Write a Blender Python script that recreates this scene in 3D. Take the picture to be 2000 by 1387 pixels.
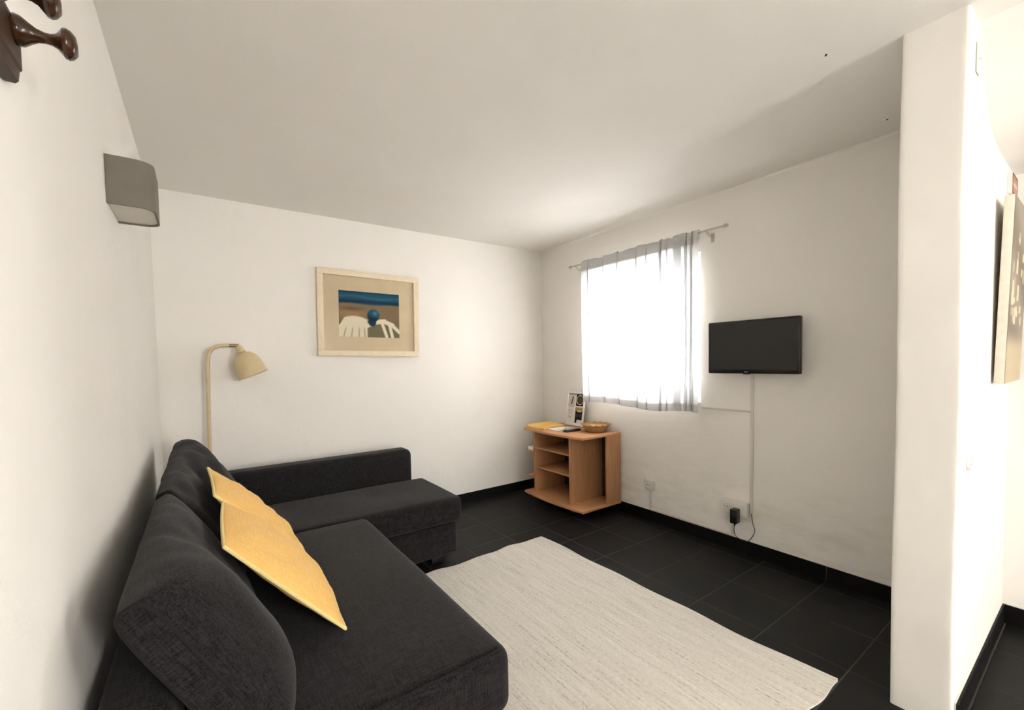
import bpy, bmesh, math, random
import numpy as np
from mathutils import Vector, Matrix

random.seed(7)
scene = bpy.context.scene
for o in list(bpy.data.objects):
    bpy.data.objects.remove(o)
COL = scene.collection

# ------------------------------------------------------------------ camera
XR, YB, XL, H = 2.944, 3.571, -0.228, 2.467      # right wall, back wall, left wall, ceiling
XP, YP1, YP2 = 2.086, 0.31, 0.481                # partition wall: end face, near face, far face
XE, YR = 3.17, -3.1                              # end wall of the entrance side, rear wall
F_PX, YAW, PITCH, ROLL, CY = 847.22, 0.6198, -0.0427, -0.0189, 741.8
cam = bpy.data.cameras.new('camera')
cam.sensor_fit = 'HORIZONTAL'
cam.sensor_width = 36.0
cam.lens = 36.0 * F_PX / 2000.0
cam.shift_y = (CY - 693.5) / 2000.0
cam.clip_start = 0.02
cam_o = bpy.data.objects.new('camera', cam)
COL.objects.link(cam_o)
fw = Vector((math.sin(YAW) * math.cos(PITCH), math.cos(YAW) * math.cos(PITCH), math.sin(PITCH)))
rt = Vector((math.cos(YAW), -math.sin(YAW), 0))
up = rt.cross(fw)
rt2 = rt * math.cos(ROLL) + up * math.sin(ROLL)
up2 = -rt * math.sin(ROLL) + up * math.cos(ROLL)
M = Matrix((rt2, up2, -fw)).transposed().to_4x4()
M.translation = (0, 0, 1.33)
cam_o.matrix_world = M
scene.camera = cam_o

# ------------------------------------------------------------------ light
world = bpy.data.worlds.new('sky')
scene.world = world
world.use_nodes = True
bg = world.node_tree.nodes['Background']
bg.inputs['Color'].default_value = (1.0, 0.97, 0.93, 1)
bg.inputs['Strength'].default_value = 22.0

def portal(name, loc, rot, sx, sy):
    l = bpy.data.lights.new(name, 'AREA')
    l.shape = 'RECTANGLE'
    l.size, l.size_y = sx, sy
    l.cycles.is_portal = True
    o = bpy.data.objects.new(name, l)
    o.location, o.rotation_euler = loc, rot
    COL.objects.link(o)

WY0, WY1, WZ0, WZ1 = 1.765, 2.87, 1.0, 2.09       # window opening in the right wall
RY0, RY1, RZ1 = -2.85, -1.8, 2.2                  # glazed door opening in the end wall, behind and right of the viewer
QX0, QX1, QZ0, QZ1 = 1.2, 1.95, 0.9, 2.15         # unseen opening added in the rear wall for fill daylight
portal('rear_fill_daylight', ((QX0 + QX1) / 2, YR - 0.22, (QZ0 + QZ1) / 2), (math.radians(90), 0, 0), QX1 - QX0, QZ1 - QZ0)
portal('window_daylight', (XR + 0.26, (WY0 + WY1) / 2, (WZ0 + WZ1) / 2), (0, math.radians(90), 0), WZ1 - WZ0, WY1 - WY0)
portal('door_daylight', (XE + 0.22, (RY0 + RY1) / 2, RZ1 / 2), (0, math.radians(90), 0), RZ1, RY1 - RY0)

vs = scene.view_settings
vs.view_transform = 'Standard'
vs.look = 'None'
vs.exposure = 1.0
vs.gamma = 1.0
vs.use_curve_mapping = False

# ------------------------------------------------------------------ materials
def new_mat(name):
    m = bpy.data.materials.new(name)
    m.use_nodes = True
    nt = m.node_tree
    return m, nt, nt.nodes['Principled BSDF']

def add(nt, t, **kw):
    n = nt.nodes.new(t)
    for k, v in kw.items():
        setattr(n, k, v)
    return n

def coords(nt, scale=(1, 1, 1), kind='Object'):
    tc = add(nt, 'ShaderNodeTexCoord')
    mp = add(nt, 'ShaderNodeMapping')
    mp.inputs['Scale'].default_value = scale
    nt.links.new(tc.outputs[kind], mp.inputs['Vector'])
    return mp.outputs['Vector']

def noise(nt, vec, scale, detail=3, rough=0.5):
    n = add(nt, 'ShaderNodeTexNoise')
    n.inputs['Scale'].default_value = scale
    n.inputs['Detail'].default_value = detail
    n.inputs['Roughness'].default_value = rough
    nt.links.new(vec, n.inputs['Vector'])
    return n.outputs['Fac']

def ramp(nt, fac, stops):
    r = add(nt, 'ShaderNodeValToRGB')
    els = r.color_ramp.elements
    els[0].position, els[0].color = stops[0][0], (*stops[0][1], 1)
    els[1].position, els[1].color = stops[-1][0], (*stops[-1][1], 1)
    for p, c in stops[1:-1]:
        e = els.new(p)
        e.color = (*c, 1)
    nt.links.new(fac, r.inputs['Fac'])
    return r.outputs['Color']

def bump(nt, bsdf, h, strength, dist=0.01, prev=None):
    b = add(nt, 'ShaderNodeBump')
    b.inputs['Strength'].default_value = strength
    b.inputs['Distance'].default_value = dist
    nt.links.new(h, b.inputs['Height'])
    if prev is not None:
        nt.links.new(prev, b.inputs['Normal'])
    nt.links.new(b.outputs['Normal'], bsdf.inputs['Normal'])
    return b.outputs['Normal']

def mathn(nt, op, a, b=None):
    n = add(nt, 'ShaderNodeMath', operation=op)
    for i, v in enumerate((a, b)):
        if v is None:
            continue
        if isinstance(v, (int, float)):
            n.inputs[i].default_value = v
        else:
            nt.links.new(v, n.inputs[i])
    return n.outputs[0]

def plain(name, col, rough=0.5, metal=0.0, var=0.06, nscale=30, bstr=0.0, coat=0.0, spec=0.5):
    m, nt, b = new_mat(name)
    v = coords(nt)
    f = noise(nt, v, nscale, 3)
    lo = tuple(c * (1 - var) for c in col)
    hi = tuple(min(1, c * (1 + var)) for c in col)
    nt.links.new(ramp(nt, f, [(0.3, lo), (0.7, hi)]), b.inputs['Base Color'])
    b.inputs['Roughness'].default_value = rough
    b.inputs['Metallic'].default_value = metal
    b.inputs['Coat Weight'].default_value = coat
    b.inputs['Specular IOR Level'].default_value = spec
    if bstr:
        bump(nt, b, f, bstr, 0.003)
    return m

def plaster(name, col, stain=False, lump=0.25):
    m, nt, b = new_mat(name)
    v = coords(nt)
    big = noise(nt, v, 1.7, 3, 0.5)
    fine = noise(nt, v, 90, 2, 0.6)
    lo = tuple(c * 0.975 for c in col)
    c = ramp(nt, big, [(0.35, lo), (0.65, col)])
    if stain:
        sep = add(nt, 'ShaderNodeSeparateXYZ')
        nt.links.new(v, sep.inputs[0])
        vs_ = coords(nt, (1, 1.3, 4))
        sn = noise(nt, vs_, 2.6, 5, 0.65)
        low = mathn(nt, 'SUBTRACT', 1.0, mathn(nt, 'MULTIPLY', sep.outputs['Z'], 1.3))
        low.node.use_clamp = True
        k = mathn(nt, 'MULTIPLY', mathn(nt, 'MULTIPLY', mathn(nt, 'SUBTRACT', sn, 0.46), 2.6), low)
        k.node.use_clamp = True
        mix = add(nt, 'ShaderNodeMix', data_type='RGBA')
        nt.links.new(k, mix.inputs['Factor'])
        nt.links.new(c, mix.inputs['A'])
        mix.inputs['B'].default_value = (col[0] * 0.66, col[1] * 0.60, col[2] * 0.48, 1)
        c = mix.outputs['Result']
    nt.links.new(c, b.inputs['Base Color'])
    b.inputs['Roughness'].default_value = 0.85
    b.inputs['Specular IOR Level'].default_value = 0.2
    n1 = bump(nt, b, noise(nt, v, 5.0, 3, 0.5), lump, 0.03)
    bump(nt, b, fine, 0.12, 0.004, n1)
    return m

WALLC = (0.905, 0.875, 0.825)
M_WALL = plaster('white_plaster', WALLC)
M_WALLR = plaster('white_plaster_damp', WALLC, stain=True, lump=0.35)
M_CEIL = plaster('ceiling_plaster', (0.91, 0.882, 0.833), lump=0.15)

def slate(name, base):
    m, nt, b = new_mat(name)
    v = coords(nt)
    oi = add(nt, 'ShaderNodeObjectInfo')
    f = noise(nt, v, 9, 5, 0.6)
    k = mathn(nt, 'ADD', mathn(nt, 'MULTIPLY', f, 0.7), mathn(nt, 'MULTIPLY', oi.outputs['Random'], 0.3))
    c = ramp(nt, k, [(0.25, tuple(x * 0.7 for x in base)), (0.75, tuple(x * 1.35 for x in base))])
    nt.links.new(c, b.inputs['Base Color'])
    b.inputs['Roughness'].default_value = 0.55
    b.inputs['Specular IOR Level'].default_value = 0.22
    bump(nt, b, noise(nt, v, 40, 4), 0.15, 0.004)
    return m
M_TILE = slate('black_slate', (0.0075, 0.0071, 0.0068))
M_SKIRT = slate('black_skirting', (0.003, 0.003, 0.003))
M_GROUT = plain('grey_grout', (0.05, 0.047, 0.044), 0.9)

def fabric(name, base, contrast=0.45, scale=1.0, sheen=0.15):
    m, nt, b = new_mat(name)
    n1 = noise(nt, coords(nt, (28 * scale, 2.2 * scale, 28 * scale)), 10, 3)
    n2 = noise(nt, coords(nt, (2.2 * scale, 28 * scale, 28 * scale)), 10, 3)
    n3 = noise(nt, coords(nt, (28 * scale, 28 * scale, 2.2 * scale)), 10, 3)
    k = mathn(nt, 'MULTIPLY', mathn(nt, 'ADD', mathn(nt, 'ADD', n1, n2), n3), 0.3333)
    lo = tuple(c * (1 - contrast) for c in base)
    hi = tuple(c * (1 + contrast) for c in base)
    nt.links.new(ramp(nt, k, [(0.39, lo), (0.61, hi)]), b.inputs['Base Color'])
    b.inputs['Roughness'].default_value = 0.95
    b.inputs['Specular IOR Level'].default_value = 0.1
    b.inputs['Sheen Weight'].default_value = sheen
    b.inputs['Sheen Roughness'].default_value = 0.5
    bump(nt, b, k, 0.5, 0.004)
    return m
M_SOFA = fabric('charcoal_linen', (0.0155, 0.0139, 0.0149), 0.75, 1.0, 0.1)
M_PIPE = plain('charcoal_seam', (0.004, 0.0035, 0.0035), 0.95)
M_FOOT = plain('black_plastic', (0.01, 0.01, 0.01), 0.5)
M_YEL = fabric('yellow_cotton', (0.93, 0.575, 0.185), 0.07, 0.6, 0.1)
M_CORD = plain('pale_yellow_cord', (0.95, 0.74, 0.33), 0.9, var=0.15, nscale=250, bstr=0.6)

def wood(name, dark, light, scale=(3, 40, 40), rough=0.45, coat=0.0):
    m, nt, b = new_mat(name)
    v = coords(nt, scale)
    f = noise(nt, v, 1.5, 5, 0.6)
    f2 = noise(nt, coords(nt), 3, 2)
    k = mathn(nt, 'ADD', mathn(nt, 'MULTIPLY', f, 0.75), mathn(nt, 'MULTIPLY', f2, 0.25))
    nt.links.new(ramp(nt, k, [(0.3, dark), (0.7, light)]), b.inputs['Base Color'])
    b.inputs['Roughness'].default_value = rough
    b.inputs['Coat Weight'].default_value = coat
    b.inputs['Coat Roughness'].default_value = 0.08
    b.inputs['Specular IOR Level'].default_value = 0.3
    return m
M_BEECH = wood('beech_veneer_upright', (0.38, 0.18, 0.080), (0.54, 0.285, 0.142), (35, 35, 3))
M_BEECHH = wood('beech_veneer_board', (0.43, 0.205, 0.090), (0.62, 0.33, 0.16), (35, 3, 35))
M_BACKSHADE = plain('back_panel_painted_shade', (0.035, 0.02, 0.012), 0.8)  # dark brown carries the shade of the shelf compartments in its colour
M_DARKW = wood('dark_varnished_wood', (0.014, 0.006, 0.003), (0.07, 0.030, 0.012), (30, 4, 30), 0.5, 0.0)
M_DARKP = wood('dark_varnished_turned_wood', (0.007, 0.003, 0.0015), (0.06, 0.021, 0.007), (6, 25, 25), 0.22, 0.35)

M_CREAM = plain('cream_enamel', (0.62, 0.50, 0.30), 0.4, var=0.04)
M_BRASS = plain('dull_brass', (0.35, 0.25, 0.13), 0.35, 0.8)
M_INNER = plain('shade_inside', (0.75, 0.70, 0.58), 0.5)
M_FRAME = plain('cream_frame_paint', (0.82, 0.70, 0.51), 0.5, var=0.05)
M_MAT = plain('beige_mount_board', (0.66, 0.54, 0.365), 0.9, var=0.05, nscale=8)
M_WHITE = plain('white_plastic', (0.78, 0.75, 0.70), 0.35, var=0.02)
M_TRUNK = plain('white_trunking', (0.74, 0.70, 0.64), 0.5, var=0.02)
M_PAPER = plain('white_paper', (0.80, 0.78, 0.75), 0.8, var=0.02)
M_HOLE = plain('dark_socket_hole', (0.03, 0.03, 0.03), 0.7)
M_WELL = plain('grey_socket_well', (0.30, 0.28, 0.26), 0.5)
M_BLACK = plain('black_tv_plastic', (0.006, 0.006, 0.006), 0.25)
M_SCREEN = plain('black_screen', (0.011, 0.011, 0.012), 0.28, var=0.02)
M_LOGO = plain('silver_logo', (0.5, 0.5, 0.5), 0.3, 0.8)
M_STEEL = plain('pale_metal', (0.55, 0.50, 0.43), 0.35, 0.7)
M_ENV = plain('manila_paper', (0.80, 0.50, 0.13), 0.8, var=0.08, nscale=12)
M_REMOTE = plain('black_remote', (0.012, 0.012, 0.013), 0.35)
M_BTN = plain('grey_button', (0.35, 0.35, 0.36), 0.6)
M_SCONCE = plain('grey_ceramic', (0.17, 0.152, 0.12), 0.7, var=0.06, nscale=20)
M_DIFF = plain('frosted_glass', (0.80, 0.76, 0.70), 0.5, var=0.03)
M_EDGE = plain('canvas_edge', (0.72, 0.66, 0.56), 0.8)
M_SPECK = plain('dark_speck', (0.02, 0.015, 0.012), 0.7)
M_WFRAME = plain('white_window_paint', (0.78, 0.77, 0.75), 0.4, var=0.02)
M_GASKET = plain('dark_gasket', (0.02, 0.02, 0.022), 0.5)

def m_rug():
    m, nt, b = new_mat('ivory_woven_rug')
    v = coords(nt)
    line = noise(nt, coords(nt, (95, 4, 1)), 1, 3, 0.6)
    line2 = noise(nt, coords(nt, (26, 0.5, 1)), 1, 2)
    stitch = noise(nt, coords(nt, (95, 60, 1)), 1, 1)
    k = mathn(nt, 'ADD', mathn(nt, 'MULTIPLY', line, 0.5), mathn(nt, 'ADD', mathn(nt, 'MULTIPLY', stitch, 0.3), mathn(nt, 'MULTIPLY', line2, 0.2)))
    c = ramp(nt, k, [(0.29, (0.22, 0.20, 0.17)), (0.42, (0.62, 0.585, 0.52)), (0.65, (0.78, 0.745, 0.68))])
    nt.links.new(c, b.inputs['Base Color'])
    b.inputs['Roughness'].default_value = 0.95
    b.inputs['Specular IOR Level'].default_value = 0.1
    bump(nt, b, k, 0.6, 0.006)
    return m
M_RUG = m_rug()

def m_basket():
    m, nt, b = new_mat('woven_wicker')
    w = add(nt, 'ShaderNodeTexWave', wave_type='BANDS', bands_direction='Z')
    w.inputs['Scale'].default_value = 38
    w.inputs['Distortion'].default_value = 2.0
    nt.links.new(coords(nt), w.inputs['Vector'])
    nt.links.new(ramp(nt, w.outputs['Fac'], [(0.2, (0.30, 0.155, 0.062)), (0.8, (0.58, 0.36, 0.17))]), b.inputs['Base Color'])
    b.inputs['Roughness'].default_value = 0.7
    bump(nt, b, w.outputs['Fac'], 0.6, 0.003)
    return m
M_WICKER = m_basket()
M_STRAW = plain('pale_straw', (0.66, 0.45, 0.22), 0.8, var=0.25, nscale=60)

def m_glass(name='clear_glass', rough=0.02, ior=1.45):
    m = bpy.data.materials.new(name)
    m.use_nodes = True
    nt = m.node_tree
    nt.nodes.clear()
    out = add(nt, 'ShaderNodeOutputMaterial')
    tr = add(nt, 'ShaderNodeBsdfTransparent')
    gl = add(nt, 'ShaderNodeBsdfGlossy')
    gl.inputs['Roughness'].default_value = rough
    fr = add(nt, 'ShaderNodeFresnel')
    fr.inputs['IOR'].default_value = ior
    mx = add(nt, 'ShaderNodeMixShader')
    nt.links.new(fr.outputs[0], mx.inputs[0])
    nt.links.new(tr.outputs[0], mx.inputs[1])
    nt.links.new(gl.outputs[0], mx.inputs[2])
    nt.links.new(mx.outputs[0], out.inputs['Surface'])
    return m
M_GLASS = m_glass()
M_PGLASS = m_glass('low_reflection_picture_glass', 0.06, 1.12)

def m_curtain(name, opacity, thru, k):
    m = bpy.data.materials.new(name)
    m.use_nodes = True
    nt = m.node_tree
    nt.nodes.clear()
    out = add(nt, 'ShaderNodeOutputMaterial')
    df = add(nt, 'ShaderNodeBsdfDiffuse')
    tl = add(nt, 'ShaderNodeBsdfTranslucent')
    tr = add(nt, 'ShaderNodeBsdfTransparent')
    f = noise(nt, coords(nt, (1, 300, 60)), 1, 2)
    c = ramp(nt, f, [(0.3, (0.80, 0.79, 0.78)), (0.7, (0.88, 0.87, 0.86))])
    ct = ramp(nt, f, [(0.3, (0.92 * k, 0.93 * k, 0.96 * k)), (0.7, (k, 1.01 * k, 1.04 * k))])
    nt.links.new(c, df.inputs['Color'])
    nt.links.new(ct, tl.inputs['Color'])
    a = add(nt, 'ShaderNodeMixShader')
    a.inputs[0].default_value = thru
    nt.links.new(df.outputs[0], a.inputs[1])
    nt.links.new(tl.outputs[0], a.inputs[2])
    b = add(nt, 'ShaderNodeMixShader')
    b.inputs[0].default_value = opacity
    nt.links.new(tr.outputs[0], b.inputs[1])
    nt.links.new(a.outputs[0], b.inputs[2])
    nt.links.new(b.outputs[0], out.inputs['Surface'])
    return m
M_CURT = m_curtain('sheer_white_voile', 0.965, 0.66, 0.66)
M_CURT2 = m_curtain('doubled_white_voile', 0.99, 0.4, 0.5)

def m_print(name):
    m, nt, b = new_mat(name)
    a = add(nt, 'ShaderNodeVertexColor', layer_name='ink')
    nt.links.new(a.outputs['Color'], b.inputs['Base Color'])
    b.inputs['Roughness'].default_value = 0.7
    b.inputs['Specular IOR Level'].default_value = 0.2
    return m
M_PRINT = m_print('printed_paper')

# ------------------------------------------------------------------ mesh helpers
class MB:
    def __init__(s):
        s.v, s.f = [], []
    def put(s, verts, faces):
        n = len(s.v)
        s.v += [tuple(p) for p in verts]
        s.f += [tuple(i + n for i in f) for f in faces]
        return s
    def box(s, x0, x1, y0, y1, z0, z1):
        p = [(x, y, z) for z in (z0, z1) for y in (y0, y1) for x in (x0, x1)]
        return s.put(p, [(0, 2, 3, 1), (4, 5, 7, 6), (0, 1, 5, 4), (2, 6, 7, 3), (0, 4, 6, 2), (1, 3, 7, 5)])
    def rbox(s, x0, x1, y0, y1, z0, z1, r, seg=3, inner=6, disp=None):
        lo, hi = (x0, y0, z0), (x1, y1, z1)
        ax = []
        for a in range(3):
            c = [lo[a] + r * (1 - math.cos(math.pi / 2 * i / seg)) for i in range(seg + 1)]
            d = [hi[a] - r * (1 - math.cos(math.pi / 2 * i / seg)) for i in range(seg, -1, -1)]
            mid = [lo[a] + r + (hi[a] - lo[a] - 2 * r) * i / inner for i in range(1, inner)]
            ax.append(c + mid + d)
        idx = {}
        vs_, fs = [], []
        def vid(i, j, k):
            key = (i, j, k)
            if key not in idx:
                p = Vector((ax[0][i], ax[1][j], ax[2][k]))
                q = Vector([min(max(p[a], lo[a] + r), hi[a] - r) for a in range(3)])
                d = p - q
                if d.length > 1e-9:
                    p = q + d.normalized() * r
                if disp:
                    p = disp(p)
                idx[key] = len(vs_)
                vs_.append(tuple(p))
            return idx[key]
        n = [len(a) - 1 for a in ax]
        for i in range(n[0]):
            for j in range(n[1]):
                fs.append((vid(i, j, n[2]), vid(i + 1, j, n[2]), vid(i + 1, j + 1, n[2]), vid(i, j + 1, n[2])))
                fs.append((vid(i, j, 0), vid(i, j + 1, 0), vid(i + 1, j + 1, 0), vid(i + 1, j, 0)))
        for i in range(n[0]):
            for k in range(n[2]):
                fs.append((vid(i, 0, k), vid(i + 1, 0, k), vid(i + 1, 0, k + 1), vid(i, 0, k + 1)))
                fs.append((vid(i, n[1], k), vid(i, n[1], k + 1), vid(i + 1, n[1], k + 1), vid(i + 1, n[1], k)))
        for j in range(n[1]):
            for k in range(n[2]):
                fs.append((vid(0, j, k), vid(0, j, k + 1), vid(0, j + 1, k + 1), vid(0, j + 1, k)))
                fs.append((vid(n[0], j, k), vid(n[0], j + 1, k), vid(n[0], j + 1, k + 1), vid(n[0], j, k + 1)))
        return s.put(vs_, fs)
    def prism(s, poly, z0, z1):                         # polygon in XY, extruded in Z
        n = len(poly)
        p = [(x, y, z0) for x, y in poly] + [(x, y, z1) for x, y in poly]
        f = [tuple(range(n - 1, -1, -1)), tuple(range(n, 2 * n))]
        f += [(i, (i + 1) % n, n + (i + 1) % n, n + i) for i in range(n)]
        return s.put(p, f)
    def lathe(s, prof, seg=32, mat=None, cap=True):     # (r, z) profile around Z, then transformed
        p, f = [], []
        for r, z in prof:
            for i in range(seg):
                a = 2 * math.pi * i / seg
                p.append(Vector((r * math.cos(a), r * math.sin(a), z)))
        m = len(prof)
        for k in range(m - 1):
            for i in range(seg):
                j = (i + 1) % seg
                f.append((k * seg + i, k * seg + j, (k + 1) * seg + j, (k + 1) * seg + i))
        if cap:
            f.append(tuple(range(seg - 1, -1, -1)))
            f.append(tuple((m - 1) * seg + i for i in range(seg)))
        if mat is not None:
            p = [mat @ q for q in p]
        return s.put(p, f)
    def tube(s, pts, r, seg=10, closed=False):
        pts = [Vector(p) for p in pts]
        n = len(pts)
        p, f = [], []
        prev = None
        for i in range(n):
            if closed:
                t = pts[(i + 1) % n] - pts[i - 1]
            else:
                t = pts[min(i + 1, n - 1)] - pts[max(i - 1, 0)]
            t.normalize()
            if prev is None:
                a = t.cross(Vector((0, 0, 1)))
                if a.length < 1e-3:
                    a = t.cross(Vector((1, 0, 0)))
            else:
                a = prev - t * prev.dot(t)
            a.normalize()
            prev = a
            b = t.cross(a)
            rr = r[i] if isinstance(r, (list, tuple)) else r
            for k in range(seg):
                an = 2 * math.pi * k / seg
                p.append(pts[i] + (a * math.cos(an) + b * math.sin(an)) * rr)
        for i in range(n if closed else n - 1):
            j = (i + 1) % n
            for k in range(seg):
                l = (k + 1) % seg
                f.append((i * seg + k, i * seg + l, j * seg + l, j * seg + k))
        if not closed:
            f.append(tuple(range(seg - 1, -1, -1)))
            f.append(tuple((n - 1) * seg + k for k in range(seg)))
        return s.put(p, f)
    def grid(s, fn, nu, nv):
        p = [fn(i / nu, j / nv) for j in range(nv + 1) for i in range(nu + 1)]
        f = [(j * (nu + 1) + i, j * (nu + 1) + i + 1, (j + 1) * (nu + 1) + i + 1, (j + 1) * (nu + 1) + i) for j in range(nv) for i in range(nu)]
        return s.put(p, f)
    def xform(s, m):
        s.v = [tuple(m @ Vector(p)) for p in s.v]
        return s

def catmull(pts, n=8, closed=False):
    pts = [Vector(p) for p in pts]
    out = []
    N = len(pts)
    for i in range(N if closed else N - 1):
        if closed:
            p0, p1, p2, p3 = pts[i - 1], pts[i], pts[(i + 1) % N], pts[(i + 2) % N]
        else:
            p0, p1, p2, p3 = pts[max(i - 1, 0)], pts[i], pts[i + 1], pts[min(i + 2, N - 1)]
        for k in range(n):
            t = k / n
            out.append(0.5 * ((2 * p1) + (-p0 + p2) * t + (2 * p0 - 5 * p1 + 4 * p2 - p3) * t * t + (-p0 + 3 * p1 - 3 * p2 + p3) * t ** 3))
    if not closed:
        out.append(pts[-1])
    return out

ORIGIN = {}
def thing(name, label, cat, loc, group=None):
    o = bpy.data.objects.new(name, None)
    o.empty_display_size = 0.05
    o.location = loc
    o['label'] = label
    o['category'] = cat
    if group:
        o['group'] = group
    COL.objects.link(o)
    ORIGIN[o.name] = Vector(loc)
    return o

def obj(name, mb, mat, parent=None, smooth=True, bevel=0.0, origin=None):
    if parent is not None:
        org = ORIGIN[parent.name]
    elif origin is not None:
        org = Vector(origin)
    else:
        a = np.array(mb.v)
        lo, hi = a.min(0), a.max(0)
        org = Vector(((lo[0] + hi[0]) / 2, (lo[1] + hi[1]) / 2, lo[2]))
    me = bpy.data.meshes.new(name)
    me.from_pydata([tuple(Vector(p) - org) for p in mb.v], [], mb.f)
    bm = bmesh.new()
    bm.from_mesh(me)
    bmesh.ops.recalc_face_normals(bm, faces=bm.faces)
    if bevel:
        es = [e for e in bm.edges if len(e.link_faces) == 2 and e.calc_face_angle(0) > 0.6]
        bmesh.ops.bevel(bm, geom=es, offset=bevel, segments=2, affect='EDGES', profile=0.5)
    bm.to_mesh(me)
    bm.free()
    if smooth:
        me.polygons.foreach_set('use_smooth', [True] * len(me.polygons))
        me.set_sharp_from_angle(angle=math.radians(35))
    me.materials.append(mat)
    o = bpy.data.objects.new(name, me)
    COL.objects.link(o)
    if parent is not None:
        o.parent = parent
    else:
        o.location = org
    ORIGIN[o.name] = org
    return o

def tag(o, label, cat, group=None):
    o['label'] = label
    o['category'] = cat
    if group:
        o['group'] = group
    return o

def struct(o, label=None):
    o['kind'] = 'structure'
    if label:
        o['label'] = label
    return o

def printed(name, fn, nu, nv, origin, ux, vy, parent, back=0.0):
    """flat print: a fine sheet whose vertices carry the ink colour (sRGB 0-1 from fn(u, v))"""
    mb = MB()
    o_, a, b = Vector(origin), Vector(ux), Vector(vy)
    mb.grid(lambda u, v: o_ + a * u + b * v, nu, nv)
    ob = obj(name, mb, M_PRINT, parent, smooth=False)
    me = ob.data
    u, v = np.meshgrid(np.linspace(0, 1, nu + 1), np.linspace(0, 1, nv + 1))
    c = np.clip(fn(u, v), 0, 1)
    lin = np.where(c <= 0.04045, c / 12.92, ((c + 0.055) / 1.055) ** 2.4)
    rgba = np.concatenate([lin.reshape(-1, 3), np.ones(((nu + 1) * (nv + 1), 1))], 1).astype(np.float32)
    at = me.color_attributes.new('ink', 'FLOAT_COLOR', 'POINT')
    at.data.foreach_set('color', rgba.ravel())
    return ob

# ------------------------------------------------------------------ room shell
T = 0.28
struct(obj('floor', MB().box(XL - T, XR + 0.3, YR - T, YB + T, -0.12, -0.0015), M_GROUT, smooth=False), 'dark grey grout bed under the black floor tiles')
floor = bpy.data.objects['floor']

TS, TOX, TOY, JT = 0.339, 2.845, 2.329, 0.005
tile_mesh = {}
def tile(x0, x1, y0, y1):
    w, d = round(x1 - x0 - JT, 4), round(y1 - y0 - JT, 4)
    if w < 0.02 or d < 0.02:
        return
    if (w, d) not in tile_mesh:
        me = bpy.data.meshes.new('floor_tile')
        c = 0.0015
        a, b = w / 2, d / 2
        vs_ = [(-a, -b, -0.010), (a, -b, -0.010), (a, b, -0.010), (-a, b, -0.010),
               (-a, -b, -c), (a, -b, -c), (a, b, -c), (-a, b, -c),
               (-a + c, -b + c, 0), (a - c, -b + c, 0), (a - c, b - c, 0), (-a + c, b - c, 0)]
        fs = [(8, 9, 10, 11)] + [(i, (i + 1) % 4, 4 + (i + 1) % 4, 4 + i) for i in range(4)] + [(4 + i, 4 + (i + 1) % 4, 8 + (i + 1) % 4, 8 + i) for i in range(4)]
        me.from_pydata(vs_, [], fs)
        me.materials.append(M_TILE)
        tile_mesh[(w, d)] = me
    o = bpy.data.objects.new('floor_tile', tile_mesh[(w, d)])
    o.parent = floor
    o.location = Vector(((x0 + x1) / 2, (y0 + y1) / 2, random.uniform(-0.0006, 0.0))) - ORIGIN['floor']
    COL.objects.link(o)
xs = [TOX + TS * k for k in range(-12, 3)]
ys = [TOY + TS * k for k in range(-18, 6)]
def cells(lines, lo, hi):
    c = [lo] + [l for l in lines if lo + 0.01 < l < hi - 0.01] + [hi]
    return list(zip(c[:-1], c[1:]))
for y0, y1 in cells(ys, YR, YB):
    for x0, x1 in cells(xs, XL, XE if y0 < YP1 else XR):
        tile(x0, x1, y0, y1)

struct(obj('ceiling', MB().box(XL - T, XE + T, YR - T, YB + T, H, H + 0.15), M_CEIL, smooth=False), 'off white plaster ceiling')
struct(obj('wall_left', MB().box(XL - T, XL, YR, YB + T, -0.1, H), M_WALL, smooth=False), 'white plaster wall behind the sofa cushions')
struct(obj('wall_back', MB().box(XL, XR, YB, YB + T, -0.1, H), M_WALL, smooth=False), 'white plaster wall with the framed picture')
wr = MB()
wr.box(XR, XR + T, YP2 - 0.02, WY0, -0.1, H)
wr.box(XR, XR + T, WY1, YB + T, -0.1, H)
wr.box(XR, XR + T, WY0, WY1, -0.1, WZ0)
wr.box(XR, XR + T, WY0, WY1, WZ1, H)
struct(obj('wall_right', wr, M_WALLR, smooth=False), 'white plaster wall with the window and television')
# partition with an uneven, hand plastered arris
pw = MB()
pw.rbox(XP, XE + 0.05, YP1, YP2, -0.1, H + 0.02, 0.010, 3, 14,
        lambda p: p + Vector((0.003 * math.sin(p.z * 3.1 + 0.6) + 0.002 * math.sin(p.z * 9.0), 0.003 * math.sin(p.z * 4.0), 0)) if p.x < XP + 0.1 else p)
struct(obj('wall_partition', pw, M_WALL), 'short white partition wall at the right')
ew = MB()
ew.box(XE, XE + T, YR, RY0, -0.1, H)
ew.box(XE, XE + T, RY1, YP1, -0.1, H)
ew.box(XE, XE + T, RY0, RY1, RZ1, H)
struct(obj('wall_end', ew, M_WALL, smooth=False), 'white wall beyond the partition with the glazed door')
rw = MB()
rw.box(XL - T, QX0, YR - T, YR, -0.1, H)
rw.box(QX1, XE + T, YR - T, YR, -0.1, H)
rw.box(QX0, QX1, YR - T, YR, -0.1, QZ0)
rw.box(QX0, QX1, YR - T, YR, QZ1, H)
struct(obj('wall_rear', rw, M_WALL, smooth=False), 'white wall behind the viewer with an added fill daylight opening')
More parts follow.
